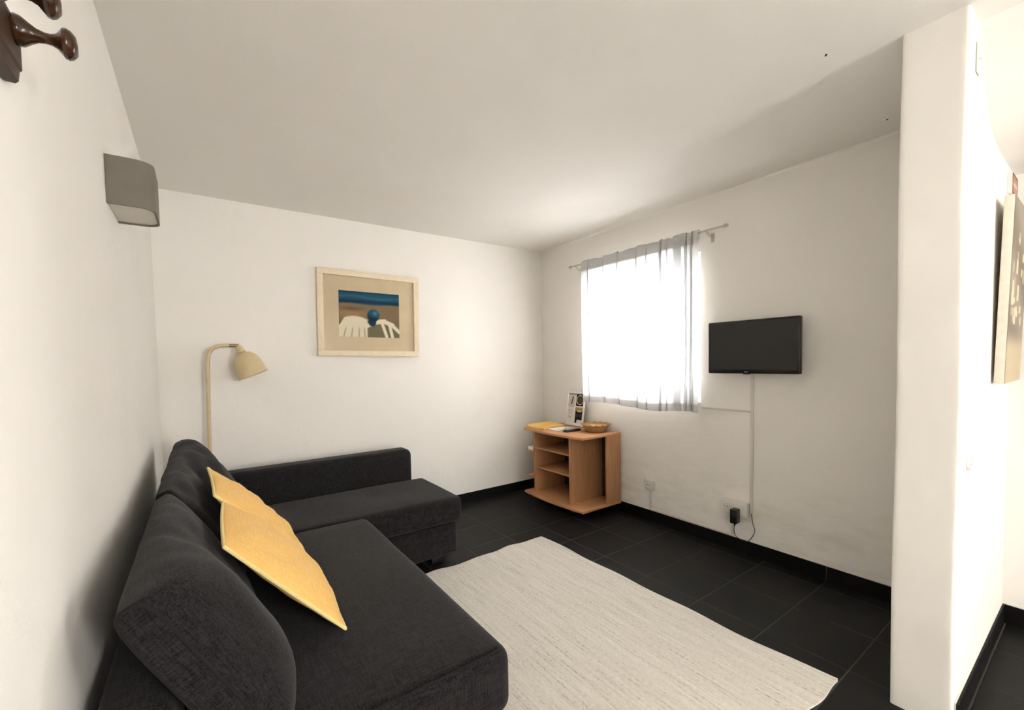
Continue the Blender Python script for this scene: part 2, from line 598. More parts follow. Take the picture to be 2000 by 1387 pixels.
# lowered ceiling strip beyond the partition
prof_b = catmull([(2.20, 0, H + 0.02), (2.235, 0, H - 0.01), (2.29, 0, 2.375), (2.40, 0, 2.265), (2.56, 0, 2.185), (2.80, 0, 2.165), (XE + 0.05, 0, 2.165)], 6)
bk = MB()
m_b = len(prof_b)
yb_ = [YP1 + 0.02 + (-1.45 - YP1) * i / 6 for i in range(7)]
bk.v = [(p.x, y, p.z) for y in yb_ for p in prof_b]
bk.f = [(j * m_b + i, j * m_b + i + 1, (j + 1) * m_b + i + 1, (j + 1) * m_b + i) for j in range(6) for i in range(m_b - 1)]
bk.v += [(XE + 0.05, y, H + 0.02) for y in yb_]
c_b = 7 * m_b
bk.f += [(tuple(range(m_b)) + (c_b,)), tuple(6 * m_b + i for i in range(m_b - 1, -1, -1)) + (c_b + 6,)]
struct(obj('trim_1', bk, M_WALL), 'lowered vaulted white ceiling beyond the partition')
# rounded plaster edge between the right wall and the ceiling
cv = MB()
R_ = 0.022
ycs = [YP2 + (YB - YP2) * i / 40 for i in range(41)]
def cove(i, k):
    a = math.pi / 2 * k / 5
    y = ycs[i]
    w = R_ * (0.8 + 0.35 * math.sin(y * 2.3) + 0.15 * math.sin(y * 7))
    return (XR + 0.002 - w * (1 - math.sin(a)), y, H + 0.002 - w * (1 - math.cos(a)))
cv.grid(lambda u, v: cove(round(u * 40), round(v * 5)), 40, 5)
struct(obj('trim_2', cv, M_WALL), 'rounded plaster edge under the ceiling')

# ---- skirting, built of separate tiles
BH, BT = 0.09, 0.010
def skirting(name, label, axis, fixed, sign, a0, a1, lines):
    base = MB()
    t0, t1 = sorted((fixed, fixed + sign * 0.003))
    if axis == 'y':
        base.box(t0, t1, a0, a1, 0.0, BH + 0.004)
    else:
        base.box(a0, a1, t0, t1, 0.0, BH + 0.004)
    root = struct(obj(name, base, M_TRUNK, smooth=False), label)
    for p, q in cells(lines, a0, a1):
        mb = MB()
        s0, s1 = sorted((fixed + sign * 0.003, fixed + sign * BT))
        if axis == 'y':
            mb.box(s0, s1, p + 0.0015, q - 0.0015, 0.0, BH)
        else:
            mb.box(p + 0.0015, q - 0.0015, s0, s1, 0.0, BH)
        obj('skirting_tile', mb, M_SKIRT, root, smooth=False)
skirting('baseboard_right', 'black tile skirting under the window wall', 'y', XR, -1, YP2, YB, ys)
skirting('baseboard_back', 'black tile skirting under the picture wall', 'x', YB, -1, XL, XR - BT, xs)
skirting('baseboard_left', 'black tile skirting behind the sofa', 'y', XL, 1, YR, YB - BT, ys)
skirting('baseboard_partition', 'black tile skirting along the partition', 'x', YP1, -1, XP + 0.03, XE, xs)
skirting('baseboard_end', 'black tile skirting on the wall beyond the partition', 'y', XE, -1, RY1, YP1 - BT, ys)

# ---- window in the right wall
FX0, FX1 = XR + 0.12, XR + 0.17
def ring(mb, x0, x1, y0, y1, z0, z1, w):
    mb.box(x0, x1, y0, y0 + w, z0, z1)
    mb.box(x0, x1, y1 - w, y1, z0, z1)
    mb.box(x0, x1, y0 + w, y1 - w, z0, z0 + w)
    mb.box(x0, x1, y0 + w, y1 - w, z1 - w, z1)
    return mb
wroot = struct(obj('window_1', ring(MB(), FX0 - 0.01, FX1 + 0.01, WY0, WY1, WZ0, WZ1, 0.04), M_WFRAME, smooth=False), 'white framed window behind the sheer curtain')
ymid = (WY0 + WY1) / 2
for y0, y1 in ((WY0 + 0.04, ymid), (ymid, WY1 - 0.04)):
    sash = obj('sash', ring(MB(), FX0, FX1, y0, y1, WZ0 + 0.04, WZ1 - 0.04, 0.045), M_WFRAME, wroot, smooth=False)
    bar = obj('glazing_bar', MB().box(FX0 + 0.005, FX1 - 0.005, y0 + 0.045, y1 - 0.045, 1.43, 1.455), M_WFRAME, wroot, smooth=False)
    for z0, z1 in ((WZ0 + 0.085, 1.43), (1.455, WZ1 - 0.085)):
        obj('pane', MB().box(FX0 + 0.022, FX0 + 0.026, y0 + 0.045, y1 - 0.045, z0, z1), M_GLASS, wroot, smooth=False)
obj('gasket', MB().box(FX0 - 0.013, FX0 - 0.011, WY0 + 0.001, WY0 + 0.016, WZ0 + 0.05, WZ1 - 0.05), M_GASKET, wroot, smooth=False)
obj('handle', MB().box(FX0 - 0.035, FX0, ymid - 0.012, ymid + 0.012, 1.50, 1.62), M_WFRAME, wroot, bevel=0.004)
obj('sill', MB().box(XR - 0.004, FX0 - 0.01, WY0 - 0.0, WY1, WZ0 - 0.02, WZ0 + 0.005), M_WFRAME, wroot, smooth=False)
# ---- glazed door behind the viewer
droot = MB()
DX0, DX1 = XE + 0.08, XE + 0.15
droot.box(DX0, DX1, RY0, RY0 + 0.06, 0, RZ1)
droot.box(DX0, DX1, RY1 - 0.06, RY1, 0, RZ1)
droot.box(DX0, DX1, RY0 + 0.06, RY1 - 0.06, RZ1 - 0.06, RZ1)
ydm = (RY0 + RY1) / 2
droot.box(DX0, DX1, ydm - 0.05, ydm + 0.05, 0, RZ1 - 0.06)
droot = struct(obj('door_1', droot, M_WFRAME, smooth=False), 'white glazed double door behind the viewer')
for a, b in ((RY0 + 0.06, ydm - 0.05), (ydm + 0.05, RY1 - 0.06)):
    obj('pane', MB().box(DX0 + 0.03, DX0 + 0.036, a, b, 0.0, RZ1 - 0.06), M_GLASS, droot, smooth=False)

fill_win = MB()  # unseen window, added to bring more daylight onto the walls and ceiling
fill_win.box(QX0, QX0 + 0.05, YR - 0.15, YR - 0.09, QZ0, QZ1).box(QX1 - 0.05, QX1, YR - 0.15, YR - 0.09, QZ0, QZ1)
fill_win.box(QX0 + 0.05, QX1 - 0.05, YR - 0.15, YR - 0.09, QZ0, QZ0 + 0.05).box(QX0 + 0.05, QX1 - 0.05, YR - 0.15, YR - 0.09, QZ1 - 0.05, QZ1)
fill_win = struct(obj('fill_window', fill_win, M_WFRAME, smooth=False), 'unseen white framed window added behind the viewer for fill daylight')
obj('pane', MB().box(QX0 + 0.05, QX1 - 0.05, YR - 0.124, YR - 0.118, QZ0 + 0.05, QZ1 - 0.05), M_GLASS, fill_win, smooth=False)

# ------------------------------------------------------------------ corner sofa
def wob(p, amp, f=7.0, s=0.0):
    return amp * (math.sin(p.x * f + 1.3 * p.y * f + s) + 0.6 * math.sin(p.y * f * 1.9 - p.x * f * 0.7 + s * 2))

SX0 = -0.205
sofa = thing('corner_sofa', 'charcoal fabric corner sofa with a chaise along the picture wall', 'sofa', (0.5, 2.2, 0))
obj('backrest', MB().rbox(SX0, -0.075, 1.08, 3.36, 0.05, 0.66, 0.045, 4, 6), M_SOFA, sofa)
def seat_disp(p):
    if p.z > 0.40:
        u = (p.x + 0.07) / 0.82 * 2 - 1
        v = (p.y - 1.07) / 1.46 * 2 - 1
        p.z += 0.010 * max(0, 1 - u ** 4) * max(0, 1 - v ** 4) + wob(p, 0.0012)
    return p
seat = obj('seat', MB().rbox(-0.072, 0.752, 1.07, 2.53, 0.235, 0.447, 0.05, 4, 12, seat_disp), M_SOFA, sofa)
obj('seam', MB().tube(catmull([(-0.06, 1.087, 0.441), (0.2, 1.083, 0.4465), (0.45, 1.083, 0.4465), (0.68, 1.086, 0.446), (0.712, 1.1, 0.442)], 6), 0.0028, 6), M_PIPE, seat)
obj('base', MB().rbox(-0.07, 0.735, 1.085, 2.53, 0.045, 0.232, 0.02, 2, 3), M_SOFA, sofa)
def ch_disp(p):
    if p.z > 0.40:
        u = (p.x + 0.07) / 1.455 * 2 - 1
        v = (p.y - 2.535) / 0.65 * 2 - 1
        e = max(0, 1 - u ** 4) * max(0, 1 - v ** 4)
        p.z += 0.012 * e + wob(p, 0.0018, 9.0) * e
        p.z += 0.006 * e * math.exp(-((p.x - 0.98 + 0.15 * (p.y - 2.9)) / 0.02) ** 2) - 0.005 * e * math.exp(-((p.x - 0.93 + 0.15 * (p.y - 2.9)) / 0.025) ** 2)
    return p
chs = obj('chaise_seat', MB().rbox(-0.072, 1.388, 2.537, 3.178, 0.268, 0.432, 0.035, 4, 26, ch_disp), M_SOFA, sofa)
obj('chaise_base', MB().rbox(-0.07, 1.35, 2.555, 3.178, 0.055, 0.262, 0.02, 3, 3), M_SOFA, sofa)
obj('chaise_backrest', MB().rbox(-0.07, 1.308, 3.182, 3.36, 0.055, 0.662, 0.05, 5, 6), M_SOFA, sofa)
obj('seam', MB().tube([(0.76, 2.5365, 0.268), (1.35, 2.5365, 0.268)], 0.0025, 6), M_PIPE, chs)
for x, y in ((1.22, 2.63), (1.22, 3.26), (0.62, 1.2), (-0.12, 1.2), (-0.12, 3.26), (0.62, 2.45)):
    obj('foot', MB().box(x - 0.04, x + 0.04, y - 0.03, y + 0.03, 0.0, 0.06), M_FOOT, sofa, bevel=0.006)

# ---- loose cushions
def cushion(L, Hh, gus, pf, pb, n=28, seed=0, wr=0.0, pinch=0.0, pw_=3.0):
    rnd = random.Random(seed)
    ph = [rnd.uniform(0, 6.28) for _ in range(6)]
    def prof(u, v):
        a = max(0.0, 1 - abs(u) ** pw_)
        b = max(0.0, 1 - abs(v) ** pw_)
        return (a ** 0.55) * (b ** 0.55)
    def pos(u, v, t):
        k = 1 - pinch * (1 - v * v)
        l = 1 - pinch * (1 - u * u)
        return Vector((u * L / 2 * k, t, Hh / 2 + v * Hh / 2 * l))
    def surf(sgn):
        def fn(a, b):
            u, v = a * 2 - 1, b * 2 - 1
            # ease towards the border so that the rim has enough vertices
            u, v = math.sin(u * math.pi / 2), math.sin(v * math.pi / 2)
            p = prof(u, v)
            w = wr * p * (math.sin(7 * u + 5 * v + ph[0]) + 0.7 * math.sin(11 * v - 4 * u + ph[1]) + 0.5 * math.sin(17 * u + 3 * v + ph[2]))
            t = gus / 2 + (pf if sgn > 0 else pb) * p + w
            return pos(u, v, sgn * t)
        return fn
    mb = MB()
    mb.grid(surf(1), n, n)
    mb.grid(surf(-1), n, n)
    if gus > 0:
        N = (n + 1) * (n + 1)
        b = [i for i in range(n)] + [n + (n + 1) * j for j in range(n)] + [(n + 1) * n + n - i for i in range(n)] + [(n + 1) * (n - j) for j in range(n)]
        for i in range(len(b)):
            p, q = b[i], b[(i + 1) % len(b)]
            mb.f.append((p, q, q + N, p + N))
    rim = []
    m = 26
    for (u0, v0), (u1, v1) in (((-1, -1), (1, -1)), ((1, -1), (1, 1)), ((1, 1), (-1, 1)), ((-1, 1), (-1, -1))):
        for i in range(m):
            t = i / m
            rim.append((u0 + (u1 - u0) * t, v0 + (v1 - v0) * t))
    return mb, [pos(u, v, gus / 2) for u, v in rim]

def frame_matrix(bottom_mid, along, upv):
    a = Vector(along).normalized()
    u = Vector(upv)
    u = (u - a * u.dot(a)).normalized()
    n = a.cross(u)                       # front direction
    if n.x < 0:
        n = -n
    m = Matrix((a, n, u)).transposed().to_4x4()
    m.translation = Vector(bottom_mid)
    return m

def loose(name, label, cat, group, mb, rim, mtx, mat, cordmat, cr, cordname, fabricname):
    root = thing(name, label, cat, (0, 0, 0), group)
    root.matrix_world = mtx
    obj(fabricname, mb, mat, root)
    obj(cordname, MB().tube(rim, cr, 6, closed=True), cordmat, root)
    return root

def bolster(L, Hh, tf, tb, pf, pb, seed=0, wr=0.0, press=lambda u: 0.0, nu=40, nphi=56):
    """back cushion: rounded section that swells between two flat sewn-in end panels"""
    rnd = random.Random(seed)
    ph = [rnd.uniform(0, 6.28) for _ in range(6)]
    def section(u, k):
        q = max(0.0, 1 - abs(u) ** 3.2) ** 0.6
        ex = 2.0 / (5.0 - 2.2 * q)
        a = 2 * math.pi * k / nphi
        c, s_ = math.cos(a), math.sin(a)
        T_ = (tf + pf * q * (1 - press(u))) if c > 0 else (tb + pb * q)
        t = T_ * math.copysign(abs(c) ** ex, c)
        h = Hh / 2 * math.copysign(abs(s_) ** ex, s_) * (1 + 0.03 * q)
        w = wr * q * (math.sin(9 * u + 4 * s_ + ph[0]) + 0.8 * math.sin(7 * s_ - 15 * u + ph[1]) + 0.6 * math.sin(26 * u + 5 * s_ + ph[2]))
        return Vector((u * L / 2 * (1 - 0.012 * (1 - q) * abs(s_)), t + w, Hh / 2 + h + 0.6 * w))
    us = [math.sin(math.pi / 2 * (2 * i / nu - 1)) for i in range(nu + 1)]
    mb = MB()
    mb.v = [tuple(section(u, k)) for u in us for k in range(nphi)]
    for i in range(nu):
        for k in range(nphi):
            l = (k + 1) % nphi
            mb.f.append((i * nphi + k, i * nphi + l, (i + 1) * nphi + l, (i + 1) * nphi + k))
    for i, sg in ((0, -1), (nu, 1)):
        c = len(mb.v)
        mb.v.append((sg * (L / 2 + 0.006), 0, Hh / 2))
        for k in range(nphi):
            mb.f.append((i * nphi + k, i * nphi + (k + 1) % nphi, c))
    return mb, [section(-0.998, k) for k in range(nphi)]

mb, rim = bolster(0.88, 0.475, 0.026, 0.030, 0.128, 0.018, 3, 0.002, lambda u: 0.62 * min(1, max(0, (u + 0.72) / 0.6)) ** 1.5)
loose('back_cushion', 'plump charcoal back cushion at the near end of the sofa', 'cushion', 'charcoal back cushions', mb, rim,
      frame_matrix((0.093, 1.50, 0.462), (0.0, 1, 0), (-0.228, 0, 0.42)), M_SOFA, M_PIPE, 0.0034, 'seam', 'cover')
mb, rim = bolster(1.06, 0.50, 0.030, 0.034, 0.105, 0.018, 5, 0.0055, lambda u: 0.6 * min(1, max(0, (0.45 - u) / 0.5)))
loose('back_cushion', 'creased charcoal back cushion in the far corner by the floor lamp', 'cushion', 'charcoal back cushions', mb, rim,
      frame_matrix((0.090, 2.49, 0.455), (0.01, 1, 0.035), (-0.215, 0, 0.45)), M_SOFA, M_PIPE, 0.0025, 'seam', 'cover')
mb, rim = cushion(0.50, 0.47, 0.004, 0.055, 0.030, 26, 8, 0.004, -0.025, 2.2)
loose('throw_pillow', 'yellow corded throw pillow lying nearer on the sofa seat', 'pillow', 'yellow throw pillows', mb, rim,
      frame_matrix((0.350, 1.685, 0.474), (0.03, 1, 0.0), (-0.312, 0.02, 0.348)), M_YEL, M_CORD, 0.0055, 'cord', 'cover')
mb, rim = cushion(0.50, 0.50, 0.004, 0.048, 0.028, 26, 9, 0.006, 0.03, 2.2)
loose('throw_pillow', 'yellow corded throw pillow half hidden behind the nearer yellow one', 'pillow', 'yellow throw pillows', mb, rim,
      frame_matrix((0.335, 2.20, 0.480), (-0.03, 1, 0.02), (-0.325, 0.16, 0.375)), M_YEL, M_CORD, 0.0055, 'cord', 'cover')

# ------------------------------------------------------------------ rug
def rug_fn(u, v):
    x = 0.83 + 1.205 * u
    y = 0.635 + 1.865 * v
    x += 0.006 * math.sin(v * 23) * (u ** 8) + 0.02 * (1 - v) ** 10 * u ** 6
    y += 0.007 * math.sin(u * 27) + 0.010 * math.sin(u * 9 + 1)
    z = 0.0085 + 0.0012 * math.sin(u * 40) * math.sin(v * 17) + 0.006 * (u ** 30) * (1 - v) ** 20
    return (x, y, z)
rg = MB().grid(rug_fn, 60, 80)
n0 = len(rg.v)
edge = [i for i in range(60)] + [60 + 61 * j for j in range(80)] + [61 * 80 + 60 - i for i in range(60)] + [61 * (80 - j) for j in range(80)]
base_i = {}
for i in edge:
    base_i[i] = len(rg.v)
    rg.v.append((rg.v[i][0], rg.v[i][1], 0.0005))
for i in range(len(edge)):
    p, q = edge[i], edge[(i + 1) % len(edge)]
    rg.f.append((p, q, base_i[q], base_i[p]))
tag(obj('rug', rg, M_RUG), 'ivory flat woven rug on the black tile floor', 'rug')

# ------------------------------------------------------------------ floor lamp
lx, ly = 0.018, 3.462
lamp = thing('floor_lamp', 'cream metal reading floor lamp behind the sofa', 'lamp', (lx, ly, 0))
obj('base', MB().lathe([(0.0, 0.0), (0.088, 0.0), (0.09, 0.006), (0.085, 0.016), (0.02, 0.024), (0.0, 0.024)], 40, Matrix.Translation((lx, ly, 0)), False), M_CREAM, lamp)
path = catmull([(lx - 0.008, ly, 0.02), (lx, ly, 0.6), (lx + 0.008, ly, 1.1), (lx + 0.014, ly, 1.35), (lx + 0.026, ly, 1.425), (lx + 0.065, ly, 1.462), (lx + 0.12, ly, 1.470), (lx + 0.135, ly, 1.470)], 10)
obj('pole', MB().tube(path, 0.0125, 14), M_CREAM, lamp)
obj('swivel', MB().tube([(lx + 0.128, ly, 1.470), (lx + 0.19, ly, 1.470)], 0.0115, 14), M_BRASS, lamp)
ax_d = Vector((0.085, -0.02, -0.205)).normalized()
top = Vector((lx + 0.188, ly, 1.462))
zq = ax_d.to_track_quat('Z', 'Y').to_matrix().to_4x4()
Ml = Matrix.Translation(top) @ zq
obj('socket_cup', MB().lathe([(0.0, -0.012), (0.014, -0.008), (0.022, 0.012), (0.026, 0.028), (0.027, 0.038), (0.020, 0.045), (0.024, 0.052), (0.0, 0.052)], 28, Ml, False), M_CREAM, lamp)
shade = obj('shade', MB().lathe([(0.022, 0.044), (0.048, 0.055), (0.072, 0.082), (0.084, 0.118), (0.087, 0.150), (0.090, 0.190), (0.0935, 0.212), (0.0915, 0.212), (0.087, 0.188), (0.084, 0.150), (0.080, 0.118), (0.069, 0.085), (0.046, 0.058), (0.02, 0.047)], 44, Ml, False), M_CREAM, lamp)
obj('bulb', MB().lathe([(0.0, 0.05), (0.013, 0.055), (0.014, 0.085), (0.030, 0.115), (0.032, 0.135), (0.022, 0.155), (0.0, 0.162)], 24, Ml, False), M_INNER, lamp)

# ------------------------------------------------------------------ framed picture on the back wall
pc = Vector((1.134, YB, 1.728))
pic = thing('framed_picture', 'cream framed picture of a blue ball and white hands', 'picture', (pc.x, YB - 0.001, 1.39))
tilt = Matrix.Translation(pc) @ Matrix.Rotation(math.radians(0.85), 4, 'Y') @ Matrix.Rotation(math.radians(-1.5), 4, 'Z')
PW, PH, FWD = 0.405, 0.336, 0.044
def pframe(mb, w, h, fw_, y0, y1):
    mb.box(-w, w, y0, y1, h - fw_, h)
    mb.box(-w, w, y0, y1, -h, -h + fw_)
    mb.box(-w, -w + fw_, y0, y1, -h + fw_, h - fw_)
    mb.box(w - fw_, w, y0, y1, -h + fw_, h - fw_)
    return mb
obj('frame', pframe(MB(), PW, PH, FWD, -0.043, -0.013).xform(tilt), M_FRAME, pic, bevel=0.003)
obj('mount_board', MB().box(-PW + 0.03, PW - 0.03, -0.022, -0.017, -PH + 0.03, PH - 0.03).xform(tilt), M_MAT, pic, smooth=False)
obj('glass', MB().box(-PW + 0.03, PW - 0.03, -0.0275, -0.0262, -PH + 0.03, PH - 0.03).xform(tilt), M_PGLASS, pic, smooth=False)

def sstep(a, b, x):
    t = np.clip((x - a) / (b - a), 0, 1)
    return t * t * (3 - 2 * t)
def lerp(c, d, k):
    return c * (1 - k[..., None]) + np.array(d) * k[..., None]
def seg_d(u, v, p, q):
    px, py = u - p[0], v - p[1]
    dx, dy = q[0] - p[0], q[1] - p[1]
    t = np.clip((px * dx + py * dy) / (dx * dx + dy * dy), 0, 1)
    return np.hypot(px - dx * t, py - dy * t)
def art(u, v):
    V = v * 0.74                                            # keep circles round
    c = np.zeros(u.shape + (3,)) + np.array([0.52, 0.44, 0.33])
    c = lerp(c, [0.66, 0.53, 0.37], np.exp(-((u - 0.18) / 0.25) ** 2 - ((v - 0.50) / 0.12) ** 2) * 0.9)
    c = lerp(c, [0.38, 0.30, 0.22], np.exp(-((u - 0.2) / 0.18) ** 2 - ((v - 0.62) / 0.04) ** 2) * 0.7)
    c = lerp(c, [0.45, 0.42, 0.31], sstep(0.42, 0.5, u) * (1 - sstep(0.3, 0.45, v)))
    w = 0.012 * np.sin(u * 9)
    sea = sstep(0.71 + w, 0.75 + w, v)
    c = lerp(c, [0.10, 0.31, 0.42], sea)
    c = lerp(c, [0.04, 0.15, 0.27], sea * np.exp(-((v - 0.78) / 0.035) ** 2) * 0.8)
    c = lerp(c, [0.20, 0.45, 0.52], sea * np.exp(-((v - 0.88 - 0.02 * np.sin(u * 7)) / 0.03) ** 2) * 0.6)
    c = lerp(c, [0.05, 0.22, 0.30], sea * sstep(0.95, 1.0, v))
    white = [0.90, 0.86, 0.76]
    arc = 0.46 - 1.5 * np.abs(u - 0.24) ** 2 - 0.12 * sstep(0.1, 0, u)
    left = (1 - sstep(arc - 0.02, arc + 0.02, v)) * (1 - sstep(0.44, 0.47, u))
    c = lerp(c, white, left)
    for x0 in (0.12, 0.22, 0.32, 0.40):
        k = np.exp(-((u - x0 - (0.25 - v) * (x0 - 0.34) * 0.9) / 0.012) ** 2) * (1 - sstep(0.12, 0.27, v)) * left
        c = lerp(c, [0.66, 0.58, 0.45], k * 0.8)
    def stroke(p, q, r0):
        d = seg_d(u, V, (p[0], p[1] * 0.74), (q[0], q[1] * 0.74))
        return 1 - sstep(r0 - 0.012, r0 + 0.012, d)
    for p, q, r0 in (((0.44, 0.25), (0.58, 0.33), 0.035), ((0.58, 0.34), (0.74, 0.37), 0.038), ((0.74, 0.36), (0.88, 0.29), 0.036), ((0.88, 0.28), (1.0, 0.13), 0.030),
                     ((0.70, 0.33), (0.78, 0.02), 0.027), ((0.83, 0.28), (0.88, 0.0), 0.027)):
        c = lerp(c, white, stroke(p, q, r0))
    d = np.hypot(u - 0.555, V - 0.49 * 0.74)
    ball = 1 - sstep(0.095, 0.108, d)
    c = lerp(c, [0.10, 0.33, 0.44], ball)
    c = lerp(c, [0.33, 0.58, 0.64], ball * np.exp(-((u - 0.585) / 0.04) ** 2 - ((V - 0.40) / 0.035) ** 2) * 0.8)
    c = lerp(c, [0.03, 0.14, 0.22], ball * sstep(0.01, -0.07, V - 0.3626 + 0.3 * (u - 0.555)) * 0.8)
    d2 = np.hypot(u - 0.535, V - 0.335 * 0.74)
    c = lerp(c, [0.04, 0.17, 0.25], (1 - sstep(0.055, 0.075, d2)) * 0.9)
    return c
p0 = tilt @ Vector((-0.247, -0.0232, -0.182))
printed('print', art, 150, 112, p0, tilt.to_3x3() @ Vector((0.484, 0, 0)), tilt.to_3x3() @ Vector((0, 0, 0.362)), pic)

# ------------------------------------------------------------------ wall light
sc = thing('wall_light', 'grey ceramic up and down wall light above the sofa', 'wall light', (XL, 2.02, 1.86))
y0s, y1s, z0s, z1s, dep = 1.900, 2.145, 1.862, 2.018, 0.122
def d_shape(inset):
    r = 0.05
    pts = [(XL + 0.001, y0s + inset)]
    for i in range(7):
        a = -math.pi / 2 + math.pi / 2 * i / 6
        pts.append((XL + dep - r + (r - inset) * math.cos(a), y0s + r + (r - inset) * math.sin(a)))
    for i in range(7):
        a = math.pi / 2 * i / 6
        pts.append((XL + dep - r + (r - inset) * math.cos(a), y1s - r + (r - inset) * math.sin(a)))
    pts.append((XL + 0.001, y1s - inset))
    return pts
o_, i_ = d_shape(0), d_shape(0.006)
n_ = len(o_)
sh = MB()
sh.put([(x, y, z) for z in (z0s, z1s) for x, y in o_] + [(x, y, z) for z in (z0s, z1s) for x, y in i_], [])
for k in range(n_ - 1):
    sh.f += [(k, k + 1, n_ + k + 1, n_ + k), (2 * n_ + k, 3 * n_ + k, 3 * n_ + k + 1, 2 * n_ + k + 1),
             (k, 2 * n_ + k, 2 * n_ + k + 1, k + 1), (n_ + k, n_ + k + 1, 3 * n_ + k + 1, 3 * n_ + k)]
obj('body', sh, M_SCONCE, sc)
dz = MB().prism(d_shape(0.007), z0s + 0.006, z0s + 0.012)
obj('lower_diffuser', dz, M_DIFF, sc, smooth=False)
obj('upper_diffuser', MB().prism(d_shape(0.007), z1s - 0.014, z1s - 0.008), M_DIFF, sc, smooth=False)

# ------------------------------------------------------------------ coat rack on the left wall
rack = thing('coat_rack', 'dark varnished wooden coat rack with turned pegs, top left corner', 'coat rack', (XL, 0.7, 1.78))
bpts = []
prof = [(0.0, -0.050), (0.012, -0.050), (0.016, -0.046), (0.018, -0.030), (0.021, -0.027), (0.021, 0.027), (0.018, 0.030), (0.016, 0.046), (0.012, 0.050), (0.0, 0.050)]
rl = MB()
for y in (0.20, 0.985, 0.998, 1.002):
    k = 1.0 if y < 0.99 else (0.93 if y < 1.0 else 0.8)
    rl.v += [(XL + 0.001 + px * k, y, 1.818 + pz * k) for px, pz in prof]
q = len(prof)
for s_ in range(3):
    for k in range(q):
        l = (k + 1) % q
        rl.f.append((s_ * q + k, s_ * q + l, (s_ + 1) * q + l, (s_ + 1) * q + k))
rl.f += [tuple(range(q)), tuple(3 * q + k for k in range(q))]
obj('rail', rl, M_DARKW, rack)
peg_prof = [(0.0, 0.0), (0.0205, 0.0), (0.0215, 0.003), (0.0200, 0.009), (0.014, 0.017), (0.0095, 0.024), (0.0075, 0.032), (0.0078, 0.039), (0.0105, 0.045), (0.0170, 0.050), (0.0210, 0.053), (0.0218, 0.057), (0.0195, 0.062), (0.0140, 0.0665), (0.0, 0.0685)]
for yk in (0.965, 0.865, 0.765, 0.665, 0.565):
    mt = Matrix.Translation((XL + 0.0215, yk, 1.836)) @ Matrix.Rotation(math.radians(90), 4, 'Y')
    obj('peg', MB().lathe(peg_prof, 24, mt, False), M_DARKP, rack)

# ------------------------------------------------------------------ side cabinet
CX0, CX1, CY0, CY1, CZ0, CZ1 = 2.462, 2.922, 2.492, 3.275, 0.08, 0.70
cab = thing('side_cabinet', 'low beech veneer side cabinet with open shelves under the window', 'cabinet', (2.7, 2.88, 0))
def bow(x0, x1, y0, y1, b):
    pts = [(x1, y0), (x1, y1)]
    for i in range(13):
        t = i / 12
        pts.append((x0 - b * (1 - (2 * t - 1) ** 2), y1 + (y0 - y1) * t))
    return pts
obj('top_board', MB().prism(bow(CX0, CX1, CY0, CY1, 0.03), CZ1 - 0.02, CZ1), M_BEECHH, cab, bevel=0.003)
obj('bottom_board', MB().prism(bow(CX0, CX1, CY0, CY1, 0.03), CZ0, CZ0 + 0.02), M_BEECHH, cab, bevel=0.003)
zb, zt = CZ0 + 0.02, CZ1 - 0.02
obj('side_panel', MB().box(2.512, 2.905, 2.692, 2.710, zb, zt), M_BEECH, cab, bevel=0.0015)
obj('side_panel', MB().box(2.525, 2.905, 3.190, 3.206, zb, zt), M_BEECH, cab, bevel=0.0015)
obj('back_panel', MB().box(2.905, 2.918, CY0 + 0.02, CY1 - 0.02, zb, zt), M_BACKSHADE, cab, smooth=False)
obj('end_panel', MB().box(2.745, 2.921, CY0, CY0 + 0.018, zb, CZ1 - 0.02), M_BEECH, cab, bevel=0.0015)
for z, x in ((0.505, 2.527), (0.318, 2.545)):
    obj('shelf', MB().box(x, 2.905, 2.710, 3.190, z, z + 0.015), M_BEECHH, cab, bevel=0.0015)
for z in (0.462, 0.232):
    obj('end_shelf', MB().box(2.50, 2.905, 3.206, 3.285, z, z + 0.02), M_BEECHH, cab, bevel=0.0015)
for x in (2.60, 2.85):
    for y in (2.74, 3.10):
        obj('caster', MB().lathe([(0.0, 0), (0.024, 0.0), (0.028, 0.008), (0.028, 0.045), (0.018, 0.06), (0.018, 0.08), (0, 0.08)], 18, Matrix.Translation((x, y, 0)), False), M_FOOT, cab)
tag(obj('magazine', MB().box(2.515, 2.70, 3.215, 3.281, 0.482, 0.512), M_PAPER, bevel=0.002), 'cream booklet lying on the small end shelf of the cabinet', 'booklet')

# ---- things on the cabinet
ZT = CZ1
def sheet(mb, corners, z0, z1, curl=0.0, n=10):
    a, b, c, d = [Vector((x, y, 0)) for x, y in corners]
    def fn(u, v):
        p = a * (1 - u) * (1 - v) + b * u * (1 - v) + c * u * v + d * (1 - u) * v
        return (p.x, p.y, z1 + curl * (v ** 3) + 0.3 * curl * u ** 3)
    mb.grid(fn, n, n)
    k = len(mb.v)
    mb.v += [(x, y, z - (z1 - z0)) for x, y, z in mb.v[-(n + 1) ** 2:]]
    N = (n + 1) ** 2
    s0 = k - N
    for j in range(n):
        for i in range(n):
            p = s0 + j * (n + 1) + i
            mb.f.append((p + N, p + n + 1 + N, p + n + 2 + N, p + 1 + N))
    e = [i for i in range(n)] + [n + (n + 1) * j for j in range(n)] + [(n + 1) * n + n - i for i in range(n)] + [(n + 1) * (n - j) for j in range(n)]
    for i in range(len(e)):
        p, q_ = s0 + e[i], s0 + e[(i + 1) % len(e)]
        mb.f.append((p, q_, q_ + N, p + N))
    return mb
env = thing('envelope', 'yellow manila envelope lying at the far end of the cabinet top', 'envelope', (2.64, 3.15, ZT))
e1 = obj('body', sheet(MB(), [(2.50, 3.02), (2.80, 3.06), (2.80, 3.262), (2.475, 3.262)], ZT + 0.001, ZT + 0.012, 0.012), M_ENV, env)
